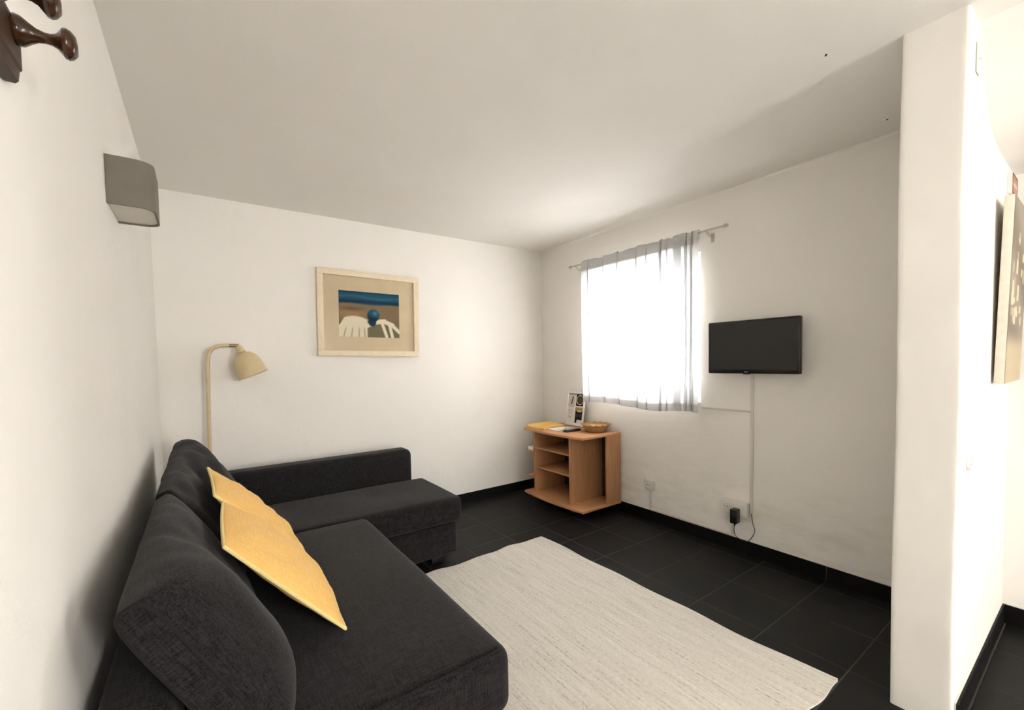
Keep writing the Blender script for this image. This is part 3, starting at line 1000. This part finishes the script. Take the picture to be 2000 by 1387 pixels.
obj('flap', sheet(MB(), [(2.505, 3.03), (2.79, 3.07), (2.79, 3.255), (2.484, 3.255)], ZT + 0.0135, ZT + 0.0148, 0.016), M_ENV, env)
tag(obj('paper_sheet', sheet(MB(), [(2.535, 2.88), (2.72, 2.86), (2.73, 3.01), (2.56, 3.03)], ZT + 0.001, ZT + 0.005, 0.003), M_PAPER), 'plain white paper between the yellow envelope and the printed leaflet', 'paper')
leaf = thing('leaflet', 'white printed leaflet on the cabinet just behind the remote', 'leaflet', (2.66, 2.88, ZT))
obj('sheet', sheet(MB(), [(2.60, 2.80), (2.74, 2.83), (2.72, 2.95), (2.58, 2.93)], ZT + 0.0092, ZT + 0.0115, 0.002), M_PAPER, leaf)
def leaf_ink(u, v):
    c = np.zeros(u.shape + (3,)) + np.array([0.86, 0.85, 0.84])
    c = lerp(c, [0.20, 0.24, 0.45], 1 - sstep(0.10, 0.14, np.hypot(u - 0.3, v - 0.6)))
    c = lerp(c, [0.45, 0.45, 0.47], ((np.sin(v * 50) > 0.2) & (u > 0.5) & (u < 0.92) & (v > 0.15) & (v < 0.85)).astype(float) * 0.6)
    return c
printed('print', leaf_ink, 30, 30, (2.615, 2.812, ZT + 0.0146), (0.11, 0.022, 0), (-0.018, 0.105, 0), leaf)
rem = thing('remote_control', 'black remote control on the front edge of the cabinet top', 'remote control', (2.66, 2.79, ZT))
rm = Matrix.Translation((2.640, 2.80, ZT)) @ Matrix.Rotation(math.radians(-4), 4, 'Z')
obj('body', MB().rbox(-0.085, 0.085, -0.022, 0.022, 0.001, 0.021, 0.006, 3, 3).xform(rm), M_REMOTE, rem)
for i in range(6):
    for j in range(3):
        obj('button', MB().box(-0.06 + i * 0.02, -0.05 + i * 0.02, -0.014 + j * 0.011, -0.008 + j * 0.011, 0.020, 0.0225).xform(rm), M_BTN, rem, smooth=False)
# information stand leaning on the wall
inf = thing('information_stand', 'white framed information sheet leaning on the wall below the curtain', 'picture frame', (2.87, 3.02, ZT))
iw, ih = 0.232, 0.325
im = Matrix.Translation((2.862, 3.135, ZT + 0.002)) @ Matrix.Rotation(math.radians(-90 + 3), 4, 'Z') @ Matrix.Rotation(math.radians(-9), 4, 'X')
fr = MB()
fwid = 0.016
fr.box(0, iw, -0.008, 0.006, 0, fwid).box(0, iw, -0.008, 0.006, ih - fwid, ih).box(0, fwid, -0.008, 0.006, fwid, ih - fwid).box(iw - fwid, iw, -0.008, 0.006, fwid, ih - fwid)
obj('frame', fr.xform(im), M_PAPER, inf, bevel=0.0015)
obj('backing', MB().box(0.004, iw - 0.004, 0.0, 0.007, 0.004, ih - 0.004).xform(im), M_HOLE, inf, smooth=False)
def info(u, v):
    c = np.zeros(u.shape + (3,)) + np.array([0.90, 0.88, 0.85])
    def rect(x0, x1, y0, y1):
        return ((u > x0) & (u < x1) & (v > y0) & (v < y1)).astype(float)
    c = lerp(c, [0.10, 0.09, 0.08], rect(0.05, 0.95, 0.955, 0.98) * 0.8)
    c = lerp(c, [0.78, 0.77, 0.74], rect(0.04, 0.46, 0.62, 0.94))
    d = seg_d(u, v, (0.24, 0.66), (0.31, 0.88))
    c = lerp(c, [0.12, 0.11, 0.11], 1 - sstep(0.02, 0.035, d))
    c = lerp(c, [0.07, 0.06, 0.06], rect(0.52, 1.0, 0.60, 0.98))
    dd = np.hypot((u - 0.76) / 0.21, (v - 0.79) / 0.155)
    c = lerp(c, [0.86, 0.84, 0.80], ((dd < 1.0) & (dd > 0.86)).astype(float))
    c = lerp(c, [0.55, 0.40, 0.22], (1 - sstep(0.55, 0.8, dd)) * (0.6 + 0.4 * np.sin(u * 60) * np.cos(v * 75)))
    c = lerp(c, [0.25, 0.23, 0.22], rect(0.05, 0.44, 0.595, 0.612))
    for k in range(9):
        y = 0.55 - k * 0.045
        c = lerp(c, [0.45, 0.44, 0.42], rect(0.06, 0.42 - 0.05 * (k % 3), y, y + 0.014) * 0.75)
    c = lerp(c, [0.06, 0.06, 0.06], rect(0.52, 0.98, 0.06, 0.56))
    c = lerp(c, [0.66, 0.55, 0.40], rect(0.54, 0.96, 0.44, 0.56))
    c = lerp(c, [0.82, 0.72, 0.58], rect(0.64, 0.90, 0.40, 0.46))
    c = lerp(c, [0.20, 0.20, 0.22], rect(0.56, 0.94, 0.24, 0.34))
    c = lerp(c, [0.85, 0.83, 0.80], rect(0.66, 0.98, 0.04, 0.16))
    return c
printed('print', info, 56, 80, im @ Vector((fwid - 0.002, -0.0015, fwid - 0.002)), im.to_3x3() @ Vector((iw - 2 * fwid + 0.004, 0, 0)), im.to_3x3() @ Vector((0, 0, ih - 2 * fwid + 0.004)), inf)
# wicker basket
bx, by = 2.795, 2.665
bas = thing('wicker_basket', 'round scalloped wicker basket on the cabinet top', 'basket', (bx, by, ZT))
def bask(prof_):
    mb = MB()
    SEG = 64
    for r, z in prof_:
        for i in range(SEG):
            a = 2 * math.pi * i / SEG
            k = (r / 0.125) ** 2
            rr = r * (1 + 0.025 * k * math.cos(a * 14))
            mb.v.append((bx + rr * math.cos(a), by + rr * math.sin(a), ZT + z + 0.003 * k * math.cos(a * 14 + 1)))
    for s_ in range(len(prof_) - 1):
        for i in range(SEG):
            j = (i + 1) % SEG
            mb.f.append((s_ * SEG + i, s_ * SEG + j, (s_ + 1) * SEG + j, (s_ + 1) * SEG + i))
    mb.f.append(tuple(range(SEG)))
    mb.f.append(tuple((len(prof_) - 1) * SEG + i for i in range(SEG)))
    return mb
obj('body', bask([(0.075, 0.001), (0.088, 0.008), (0.102, 0.030), (0.114, 0.055), (0.120, 0.062), (0.113, 0.060), (0.104, 0.048), (0.090, 0.022), (0.07, 0.012)]), M_WICKER, bas)
rimp = [(bx + (0.122 + 0.003 * math.cos(a * 14)) * math.cos(a), by + (0.122 + 0.003 * math.cos(a * 14)) * math.sin(a), ZT + 0.063 + 0.003 * math.cos(a * 14 + 1)) for a in [2 * math.pi * i / 84 for i in range(84)]]
obj('rim', MB().tube(rimp, 0.005, 8, closed=True), M_WICKER, bas)
fl = MB()
def fill(u, v):
    a, r = 2 * math.pi * u, 0.104 * v
    return (bx + r * math.cos(a), by + r * math.sin(a), ZT + 0.046 + 0.008 * (1 - v) + 0.004 * math.sin(5 * a + 9 * v))
fl.grid(fill, 40, 8)
obj('straw_lining', fl, M_STRAW, bas)

# ------------------------------------------------------------------ television
tv = thing('television', 'small black flat screen television mounted on the wall', 'television', (2.86, 1.37, 1.22))
TY0, TY1, TZ0, TZ1, TX = 1.085, 1.652, 1.221, 1.566, 2.845
obj('body', MB().rbox(TX, TX + 0.035, TY0, TY1, TZ0, TZ1, 0.008, 3, 3), M_BLACK, tv)
obj('rear_housing', MB().rbox(TX + 0.03, TX + 0.062, TY0 + 0.09, TY1 - 0.09, TZ0 + 0.05, TZ1 - 0.05, 0.012, 2, 2), M_BLACK, tv)
obj('screen', MB().box(TX - 0.0012, TX + 0.002, TY0 + 0.016, TY1 - 0.016, TZ0 + 0.026, TZ1 - 0.016), M_SCREEN, tv, smooth=False)
obj('logo', MB().box(TX - 0.0016, TX + 0.001, 1.385, 1.405, TZ0 + 0.010, TZ0 + 0.014), M_LOGO, tv, smooth=False)
obj('sensor_lip', MB().rbox(TX - 0.001, TX + 0.02, 1.375, 1.415, TZ0 - 0.005, TZ0 + 0.006, 0.002, 1, 1), M_BLACK, tv)
obj('wall_bracket', MB().box(TX + 0.06, XR - 0.004, 1.33, 1.41, 1.35, 1.45).box(XR - 0.008, XR - 0.0005, 1.30, 1.44, 1.31, 1.49), M_BLACK, tv, smooth=False)

# ------------------------------------------------------------------ trunking, sockets, plug
def trunk(label, y0, y1, z0, z1, d=0.010):
    return tag(obj('cable_trunking', MB().box(XR - d, XR - 0.0002, y0, y1, z0, z1), M_TRUNK, bevel=0.002), label, 'cable trunking', 'white cable trunking on the window wall')
trunk('tall white trunking running straight down from the television', 1.392, 1.409, 0.285, 1.30, 0.012)
trunk('white horizontal trunking between the window and the television cable', 1.409, 1.755, 0.962, 0.974)
trunk('short white trunking dropping from the single socket to the skirting', 2.192, 2.208, 0.108, 0.262)
trunk('short white trunking dropping from the double socket to the skirting', 1.520, 1.536, 0.108, 0.256)
trunk('long thin white trunking lying along the top of the skirting', 1.520, 2.208, 0.0945, 0.1075, 0.008)
def socket(name, label, yc_, zc, w, h, d, wells, extra=0):
    r = thing(name, label, 'socket', (XR - 0.001, yc_, zc - h / 2), 'white wall sockets')
    obj('plate', MB().rbox(XR - d, XR - 0.0005, yc_ - w / 2, yc_ + w / 2, zc - h / 2, zc + h / 2, 0.006, 3, 2), M_WHITE, r)
    for wy in wells:
        mt = Matrix.Translation((XR - d - 0.0006, wy, zc)) @ Matrix.Rotation(math.radians(90), 4, 'Y')
        g = obj('outlet_well', MB().lathe([(0.0, 0.0), (0.0175, 0.0), (0.0200, -0.0022), (0.0225, -0.0022), (0.0240, 0.0008), (0.0, 0.0008)], 28, mt, False), M_WHITE, r)
        for s_ in (-1, 1):
            mh = Matrix.Translation((XR - d - 0.0016, wy + s_ * 0.0095, zc)) @ Matrix.Rotation(math.radians(90), 4, 'Y')
            obj('pin_hole', MB().lathe([(0.0, 0), (0.0036, 0), (0.0036, 0.001), (0, 0.001)], 12, mh, False), M_HOLE, r)
        for s_ in (-1, 1):
            obj('earth_clip', MB().box(XR - d - 0.0014, XR - d, wy - 0.003, wy + 0.003, zc + s_ * 0.0160 - 0.002, zc + s_ * 0.0160 + 0.002), M_WELL, r, smooth=False)
    return r
socket('wall_socket', 'small white single socket beside the cabinet', 2.197, 0.302, 0.082, 0.082, 0.026, [2.205])
dsoc = socket('double_wall_socket', 'wide white double socket with a black adapter plugged in', 1.500, 0.304, 0.172, 0.098, 0.042, [1.552])
adp = thing('power_adapter', 'black plug in power adapter with a looped cable', 'power adapter', (XR - 0.06, 1.478, 0.21))
obj('housing', MB().rbox(XR - 0.100, XR - 0.0425, 1.455, 1.500, 0.215, 0.312, 0.008, 3, 2), M_BLACK, adp)
obj('strain_relief', MB().tube([(XR - 0.075, 1.478, 0.216), (XR - 0.075, 1.478, 0.196)], [0.006, 0.004], 10), M_BLACK, adp)
cb = catmull([(XR - 0.075, 1.478, 0.20), (XR - 0.072, 1.483, 0.165), (XR - 0.06, 1.478, 0.125), (XR - 0.04, 1.450, 0.098), (XR - 0.028, 1.418, 0.096), (XR - 0.018, 1.395, 0.125), (XR - 0.014, 1.376, 0.175), (XR - 0.012, 1.390, 0.225), (XR - 0.009, 1.400, 0.288)], 10)
obj('cable', MB().tube(cb, 0.0022, 8), M_BLACK, adp)

# ------------------------------------------------------------------ curtain and rod
rod = thing('curtain_rod', 'thin pale metal curtain rod above the window', 'curtain rod', (2.868, 2.27, 2.2))
RZ = 2.205
obj('pole', MB().tube([(2.868, 3.02, RZ), (2.868, 1.56, RZ)], 0.006, 12), M_STEEL, rod)
for y, s_ in ((3.02, 1), (1.56, -1)):
    mt = Matrix.Translation((2.868, y, RZ)) @ Matrix.Rotation(math.radians(-90 * s_), 4, 'X')
    obj('finial', MB().lathe([(0.0, 0.0), (0.008, 0.0), (0.012, 0.010), (0.012, 0.022), (0.006, 0.034), (0.0, 0.036)], 16, mt, False), M_STEEL, rod)
for y in (2.96, 1.675):
    obj('bracket', MB().tube([(XR, y, RZ - 0.035), (XR - 0.03, y, RZ - 0.035), (2.868, y, RZ - 0.012), (2.868, y, RZ - 0.004)], 0.0045, 8).box(XR - 0.006, XR - 0.0003, y - 0.010, y + 0.010, RZ - 0.07, RZ - 0.01), M_STEEL, rod)

cur = thing('curtain', 'sheer white gathered curtain across the window', 'curtain', (2.86, 2.3, 0.94))
CYA, CYB, CZB = 1.732, 2.885, 0.942
def fold_path():
    """plan of the cloth from the far edge to the near edge, with doubled-back pleats"""
    pts = []
    pleats = [(2.80, 0.008, 0.3), (2.62, 0.006, 0.2), (2.47, 0.010, 0.4), (2.275, 0.012, 0.7), (2.17, 0.008, 0.4), (2.055, 0.016, 1.0), (1.985, 0.010, 0.6), (1.925, 0.060, 1.0), (1.842, 0.016, 1.0), (1.795, 0.014, 1.0)]
    y = CYB
    k = 0
    while y > CYA:
        if k < len(pleats) and y <= pleats[k][0]:
            y0, w, d = pleats[k]
            x0 = 0.006 * math.sin(y0 * 31)
            pts.append((x0, y0))
            for _ in range(2 if d >= 1.0 and w < 0.02 else 1):
                pts += [(x0 - 0.004 * d, y0 - w * 0.55), (x0 + 0.002, y0 - w), (x0 + 0.007, y0 - w * 0.8), (x0 + 0.008, y0 - w * 0.1), (x0 + 0.011, y0 + w * 0.15), (x0 + 0.014, y0 - w * 0.2), (x0 + 0.012, y0 - w * 0.9)]
                x0 += 0.018
            pts.append((x0 - 0.012, y0 - w - 0.006))
            y = y0 - w - 0.014
            k += 1
        else:
            pts.append((0.006 * math.sin(y * 31) + 0.003 * math.sin(y * 83), y))
            y -= 0.014
    pts.append((0.004, CYA))
    return pts
FP = fold_path()
def fold(s):
    t = s * (len(FP) - 1)
    i = min(int(t), len(FP) - 2)
    t -= i
    return FP[i][0] * (1 - t) + FP[i + 1][0] * t, FP[i][1] * (1 - t) + FP[i + 1][1] * t
def cloth(zlo, zhi, s0, s1, nu, nv, off=0.0):
    def fn(a, b):
        s = s0 + (s1 - s0) * a
        x, y = fold(s)
        z = zlo + (zhi - zlo) * b
        k = (RZ + 0.02 - z) / (RZ - CZB)
        amp = 0.7 + 0.5 * k
        z += (0.012 * math.sin(s * 9) - 0.010 * s) * max(0, k) ** 4
        y += 0.012 * math.sin(k * 4 + s * 5) * k * 0.5
        return (2.852 + x * amp + off, y, z)
    return MB().grid(fn, nu, nv)
obj('fabric', cloth(CZB, 2.155, 0, 1, 2 * (len(FP) - 1), 40), M_CURT, cur)
def head(a, b):
    s = a
    x, y = fold(s)
    an = 2 * math.pi * b
    wob_ = 0.005 * math.sin(a * 75) + 0.004 * math.sin(a * 33)
    rz = 0.011
    if b < 0.25:
        return (2.852 + x * 0.5 - 0.002, y, 2.135 + (RZ - 0.01 - 2.135) * b / 0.25)
    if b < 0.75:
        an = math.pi * (b - 0.25) / 0.5
        return (2.868 - 0.016 * math.cos(an) + x * 0.3, y, RZ - 0.01 + (0.03 + wob_) * math.sin(an))
    return (2.884 + x * 0.3 - 0.028 * (b - 0.75) / 0.25, y, RZ - 0.01 - (RZ - 0.01 - 2.135) * (b - 0.75) / 0.25)
obj('rod_pocket', MB().grid(head, 2 * (len(FP) - 1), 24), M_CURT2, cur)
obj('hem', cloth(CZB - 0.001, CZB + 0.055, 0, 1, 2 * (len(FP) - 1), 6, -0.002), M_CURT2, cur)

# ------------------------------------------------------------------ things on the partition
cnv = thing('canvas_painting', 'grey and cream canvas painting hanging beyond the partition edge', 'painting', (2.9, YP1, 1.2))
cm = Matrix.Translation((2.665, YP1 - 0.004, 1.20)) @ Matrix.Rotation(math.radians(1.2), 4, 'X')
obj('canvas', MB().box(0, 0.46, -0.034, -0.004, 0, 0.76).xform(cm), M_EDGE, cnv, bevel=0.002)
def cart(u, v):
    c = np.zeros(u.shape + (3,)) + np.array([0.55, 0.51, 0.46])
    c = c + (0.05 * np.sin(v * 13 + u * 4))[..., None]
    c = lerp(c, [0.74, 0.68, 0.57], 1 - sstep(0.18, 0.3, v))
    rnd = random.Random(4)
    for k in range(26):
        x0, y0_ = rnd.uniform(0.08, 0.8), rnd.uniform(0.28, 0.8)
        w, h = rnd.uniform(0.06, 0.14), rnd.uniform(0.03, 0.08)
        m_ = ((u > x0) & (u < x0 + w) & (v > y0_) & (v < y0_ + h)).astype(float)
        c = lerp(c, [0.86, 0.80, 0.66] if k % 3 else [0.70, 0.66, 0.58], m_ * 0.85)
    return c
printed('painted_face', cart, 60, 90, cm @ Vector((0, -0.0345, 0)), cm.to_3x3() @ Vector((0.46, 0, 0)), cm.to_3x3() @ Vector((0, 0, 0.76)), cnv)
ncard = thing('wall_notice', 'small reddish notice card above the canvas painting', 'notice', (3.03, YP1, 2.03))
obj('backing', MB().box(2.95, 3.11, YP1 - 0.016, YP1 - 0.0005, 2.035, 2.125), M_PAPER, ncard, smooth=False)
def nart(u, v):
    c = np.zeros(u.shape + (3,)) + np.array([0.72, 0.55, 0.47])
    edge_ = (np.minimum(np.minimum(u, 1 - u), np.minimum(v, 1 - v)) < 0.10).astype(float)
    c = lerp(c, [0.50, 0.33, 0.27], edge_)
    return lerp(c, [0.84, 0.74, 0.68], ((v > 0.4) & (v < 0.6) & (u > 0.2) & (u < 0.8)).astype(float))
printed('print', nart, 24, 16, (2.95, YP1 - 0.0165, 2.035), (0.16, 0, 0), (0, 0, 0.09), ncard)
sw = thing('light_switch', 'white round light switch on the bright partition face', 'switch', (2.23, YP1, 0.9))
mt = Matrix.Translation((2.235, YP1 - 0.0005, 0.945)) @ Matrix.Rotation(math.radians(90), 4, 'X')
obj('plate', MB().lathe([(0.0, 0.0), (0.040, 0.0), (0.041, 0.004), (0.036, 0.010), (0.0, 0.011)], 36, mt, False), M_WHITE, sw)
obj('rocker', MB().box(2.217, 2.253, YP1 - 0.0145, YP1 - 0.009, 0.927, 0.963), M_WHITE, sw, bevel=0.002)
jb = thing('junction_box', 'flat white junction box high on the bright partition face', 'junction box', (2.22, YP1, 2.29))
obj('cover', MB().rbox(2.195, 2.245, YP1 - 0.006, YP1 - 0.0005, 2.29, 2.39, 0.0025, 2, 2), M_WHITE, jb)
obj('screw', MB().lathe([(0.0, 0), (0.004, 0), (0.0035, 0.0015), (0.0, 0.002)], 12, Matrix.Translation((2.22, YP1 - 0.006, 2.34)) @ Matrix.Rotation(math.radians(90), 4, 'X'), False), M_LOGO, jb)

# ------------------------------------------------------------------ specks on the ceiling
for (x, y, a, l), lab in zip(((1.97, 0.674, 0.5, 0.010), (2.75, 0.682, 0.1, 0.008)),
                             ('larger dark speck on the ceiling above the rug', 'smaller dark speck on the ceiling close to the partition')):
    mt = Matrix.Translation((x, y, H - 0.0015)) @ Matrix.Rotation(a, 4, 'Z') @ Matrix.Diagonal((l / 0.01, 0.5, 0.6, 1))
    tag(obj('ceiling_speck', MB().lathe([(0.0, -0.004), (0.005, -0.003), (0.008, 0.0), (0.006, 0.002), (0.0, 0.0025)], 14, mt, False), M_SPECK), lab, 'speck', 'dark specks on the ceiling')
